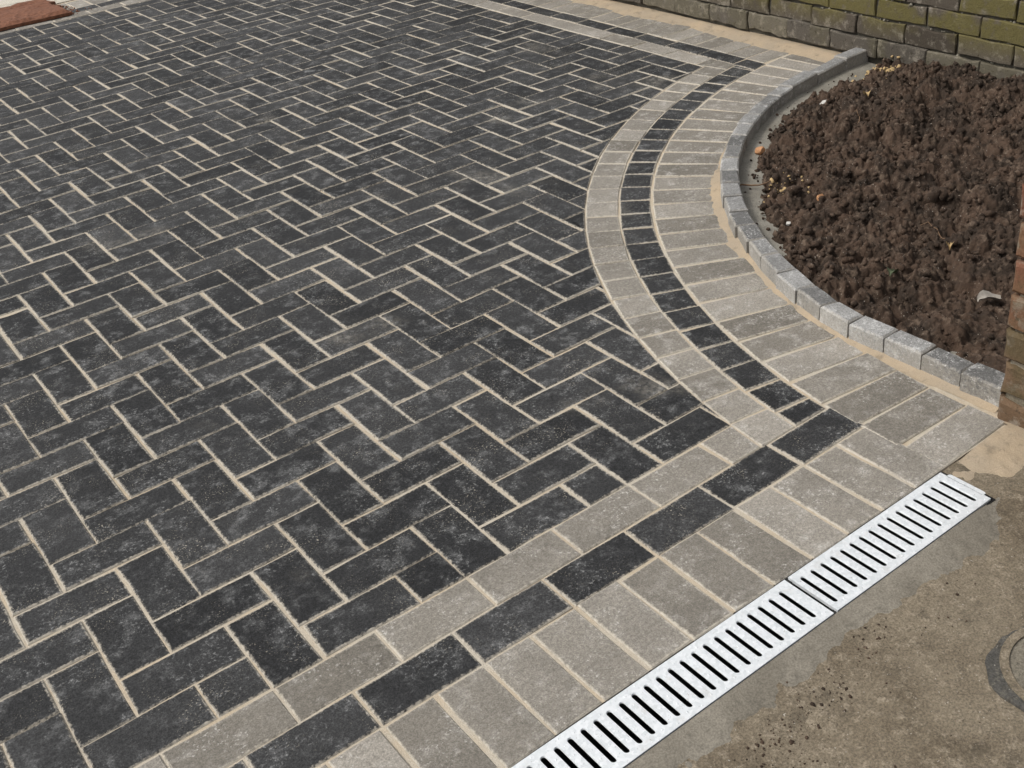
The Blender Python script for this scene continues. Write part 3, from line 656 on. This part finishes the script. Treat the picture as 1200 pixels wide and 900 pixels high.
# ------------------------------------------------------------------ drain: channel and two slotted gratings
YA, YB = -0.003, -0.1155
ch = empty('drain_channel', (0.2, -0.06, -0.1)); tag(ch, 'black drainage channel sunk under the slotted gratings', 'drain channel')
def chbox(nm, y0, y1, z0, z1): box(nm, -0.9, 1.172, y0, y1, z0, z1, M_BLACK, ch, (0.2, -0.06, -0.1))
chbox('side_wall', YA - 0.010, YA + 0.004, -0.12, -0.0025); chbox('side_wall', YB - 0.004, YB + 0.010, -0.12, -0.0025); chbox('channel_floor', YB + 0.010, YA - 0.010, -0.12, -0.11)
box('end_cap', 1.172, 1.180, YB - 0.004, YA + 0.004, -0.12, -0.0025, M_BLACK, ch, (0.2, -0.06, -0.1))
def grating(x_end, n_slots, pitch, first, x_start, label, group):
    """plate from x_start to x_end; slots at first + k*pitch; every slot is a real hole with turned-down sides"""
    V, F = [], []; ZT = 0.0025; DEP = 0.0035; ym = (YA + YB) / 2; hw = 0.0058; hl = 0.0415; NS = 5
    def add(pts):
        i = len(V); V.extend(pts); return list(range(i, i + len(pts)))
    xs = [x_start] + [first + (k + 0.5) * pitch for k in range(n_slots - 1)] + [x_end]
    for k in range(n_slots):
        c = first + k * pitch; l_, r_ = xs[k], xs[k + 1]
        right = [(c + hw * math.cos(t), ym + hl - hw + hw * math.sin(t)) for t in [math.pi * i / (2 * NS) for i in range(NS + 1)]]
        ring = []
        for (sy, t0, t1) in ((1, 0, math.pi), (-1, math.pi, 2 * math.pi)):
            for i in range(2 * NS + 1):
                t = t0 + (t1 - t0) * i / (2 * NS); ring.append((c + hw * math.cos(t), ym + sy * (hl - hw) + hw * math.sin(t)))
        n = len(ring)
        top = add([(x, y, ZT) for x, y in ring]); mid = add([(c + (x - c) * 0.82, ym + (y - ym) * 0.985, ZT - 0.002) for x, y in ring]); low = add([(c + (x - c) * 0.82, ym + (y - ym) * 0.985, ZT - DEP) for x, y in ring])
        for i in range(n):
            j = (i + 1) % n; F.append((top[i], mid[i], mid[j], top[j])); F.append((mid[i], low[i], low[j], mid[j]))
        C = add([(r_, ym, ZT), (r_, YA, ZT), (c, YA, ZT), (l_, YA, ZT), (l_, ym, ZT), (l_, YB, ZT), (c, YB, ZT), (r_, YB, ZT)])
        q = NS
        # upper right, upper left, lower left, lower right quadrants of the plate round the slot
        F.append(tuple([C[0], C[1], C[2]] + [top[i] for i in range(q, -1, -1)] + []))
        F.append(tuple([C[2], C[3], C[4]] + [top[i] for i in range(2 * NS, q - 1, -1)]))
        F.append(tuple([C[4], C[5], C[6]] + [top[2 * NS + 1 + i] for i in range(q, -1, -1)]))
        F.append(tuple([C[6], C[7], C[0]] + [top[2 * NS + 1 + i] for i in range(2 * NS, q - 1, -1)]))
        # closing slivers between quadrants on the slot's long sides
        F.append((C[0], top[0], top[-1])); F.append((C[4], top[2 * NS + 1], top[2 * NS]))
    # turned-down edges
    for (a, b) in (((x_start, YA), (x_end, YA)), ((x_end, YA), (x_end, YB)), ((x_end, YB), (x_start, YB)), ((x_start, YB), (x_start, YA))):
        i = add([(*a, ZT), (*b, ZT), (*b, -0.004), (*a, -0.004)]); F.append(tuple(i))
    root = empty('drain_grating', ((x_start + x_end) / 2, ym, 0)); og = np.array([(x_start + x_end) / 2, ym, 0])
    me = mesh('slotted_plate', np.array(V) - og, F, M_STEEL)
    import bmesh
    bm = bmesh.new(); bm.from_mesh(me); bmesh.ops.remove_doubles(bm, verts=bm.verts, dist=1e-5); bmesh.ops.recalc_face_normals(bm, faces=bm.faces); bm.to_mesh(me); bm.free()
    obj('slotted_plate', me, root)
    sv, sf = [], []                                                        # small pressed studs between the slots
    for k in range(n_slots + 1):
        c = first + (k - 0.5) * pitch
        if c < x_start + 0.004 or c > x_end - 0.004: continue
        for y in [ym + dy for dy in ((-0.044, -0.022, 0.0, 0.022, 0.044) if k % 2 else (-0.051, -0.033, -0.011, 0.011, 0.033, 0.051))]:
            i = len(sv)
            for rr, zz in ((0.0020, 0.0), (0.0013, 0.0008)): sv += [(c + rr * math.cos(t * 1.0472), y + rr * math.sin(t * 1.0472), ZT + zz) for t in range(6)]
            for t in range(6): sf.append((i + t, i + (t + 1) % 6, i + 6 + (t + 1) % 6, i + 6 + t))
            sf.append(tuple(i + 6 + t for t in range(6)))
    o = obj('studs', mesh('studs', np.array(sv) - og, sf, M_STEEL), root); o['kind'] = 'stuff'
    tag(root, label, 'drain grating', group)
    return root
PIT = 0.02668
grating(1.170, 17, PIT, 0.7235 + 0.0225, 0.7285, 'short galvanised steel drain grating whose end lies near the brick pier', 'slotted drain gratings')
grating(0.7190, 61, PIT, 0.690 - 60 * PIT, 0.690 - 60.62 * PIT, 'long galvanised steel drain grating along the straight paver border', 'slotted drain gratings')

# ------------------------------------------------------------------ access cover in the apron
AC = np.array([0.892, -0.445])
cov = empty('access_cover', (AC[0], AC[1], 0)); tag(cov, 'round dirt-filled access cover set in the brown concrete', 'access cover')
def ring(name, r0, r1, z0, z1, mat, seed, ir=0.0):
    n = 56; V = []; F = []
    for i in range(n):
        a = 2 * math.pi * i / n; j = ir * (math.exp(-((math.degrees(a) - 147) / 38) ** 2) + 0.5 * (float(fbm(math.cos(a) * 2 + seed, math.sin(a) * 2, 4.0, 3, seed)) - 0.5))
        for rr, zz in ((r0, z0 - 0.03), (r0, z1), (r1 + j, z1), (r1 + j + 0.002, z0 - 0.03)): V.append((rr * math.cos(a), rr * math.sin(a), zz))
    for i in range(n):
        b = (i + 1) % n
        for k in range(3): F.append((i * 4 + k, b * 4 + k, b * 4 + k + 1, i * 4 + k + 1))
    return obj(name, mesh(name, V, F, mat), cov)
ring('surround', 0.104, 0.1075, -0.005, -0.001, M_IRON, 3, 0.022); ring('frame', 0.090, 0.1045, -0.005, 0.0015, M_OLD, 5)
n = 48; V = [(0, 0, 0.0005)] + [(0.0905 * math.cos(2 * math.pi * i / n), 0.0905 * math.sin(2 * math.pi * i / n), -0.002) for i in range(n)]
obj('lid', mesh('lid', V, [(0, 1 + i, 1 + (i + 1) % n) for i in range(n)], M_LID), cov)

# crumbs of soil and old mortar along the mortar strip
def on_old(x, y): return float(old_z(np.array([x]), np.array([y]))[0])
pts, szs = [], []
for cx_, cy_, sx, sy, n_ in ((0.735, -0.195, 0.022, 0.014, 40), (0.60, -0.215, 0.05, 0.02, 90), (0.50, -0.235, 0.06, 0.02, 110), (0.40, -0.26, 0.07, 0.03, 140), (0.9, -0.2, 0.15, 0.03, 35), (0.6, -0.4, 0.35, 0.15, 110)):
    for _ in range(n_):
        a, b = random.gauss(cx_, sx), random.gauss(cy_, sy)
        if b > -0.15: continue
        pts.append((a, b, on_old(a, b))); szs.append(0.0007 + 0.0020 * random.random() ** 3)
o = obj('grit', scatter('grit', pts, szs, M_SOIL, 0.2)); tag(o, 'dark grit and soil crumbs scattered on the brown concrete', 'grit', kind='stuff')

# ------------------------------------------------------------------ rust-red mat at the far corner of the paving
n1, n2 = 40, 16; V = []; F = []
mx0, mx1, my0, my1 = 0.35, 1.235, 5.70, 6.20
def mat_edge(t, j): return 0.018 * (float(fbm(t * 9, j * 3.1, 3, 3, 6)) - 0.5)
for zz in (0.004, 0.030):
    for i in range(n1):
        for j in range(n2):
            u_, v_ = i / (n1 - 1), j / (n2 - 1)
            x = mx0 + (mx1 - mx0) * u_ + (mat_edge(v_, 1) * 6 if i == n1 - 1 else 0); y = my0 + (my1 - my0) * v_ - 0.03 * u_ + (mat_edge(u_, 2) if j in (0, n2 - 1) else 0)
            e = min(i, j, n1 - 1 - i, n2 - 1 - j); V.append((x, y, zz + (0 if zz < 0.01 else (-0.010 if e == 0 else 0.022 * (float(fbm(x, y, 14, 3, 4)) - 0.5)))))
for L_ in (0, 1):
    for i in range(n1 - 1):
        for j in range(n2 - 1):
            a = L_ * n1 * n2 + i * n2 + j; q = (a, a + n2, a + n2 + 1, a + 1); F.append(q if L_ else q[::-1])
bd = [i * n2 for i in range(n1)] + [(n1 - 1) * n2 + j for j in range(1, n2)] + [i * n2 + n2 - 1 for i in range(n1 - 2, -1, -1)] + [j for j in range(n2 - 2, 0, -1)]
for k in range(len(bd)): a, b = bd[k], bd[(k + 1) % len(bd)]; F.append((a, b, b + n1 * n2, a + n1 * n2))
o = obj('doormat', mesh('doormat', np.array(V) - (0.8, 5.95, 0), F, M_RUST), None, (0.8, 5.95, 0)); tag(o, 'rust-red ragged mat lying across the far edge of the dark paving', 'mat')
pts, szs = [], []
for _ in range(50): pts.append((random.gauss(1.26, 0.035), random.gauss(5.80, 0.07), 0.001)); szs.append(random.uniform(0.002, 0.006))
o = obj('mat_crumbs', scatter('mat_crumbs', pts, szs, M_RUST, 0.3)); tag(o, 'rust-red crumbs scattered at the ragged end of the mat', 'crumbs', kind='stuff')
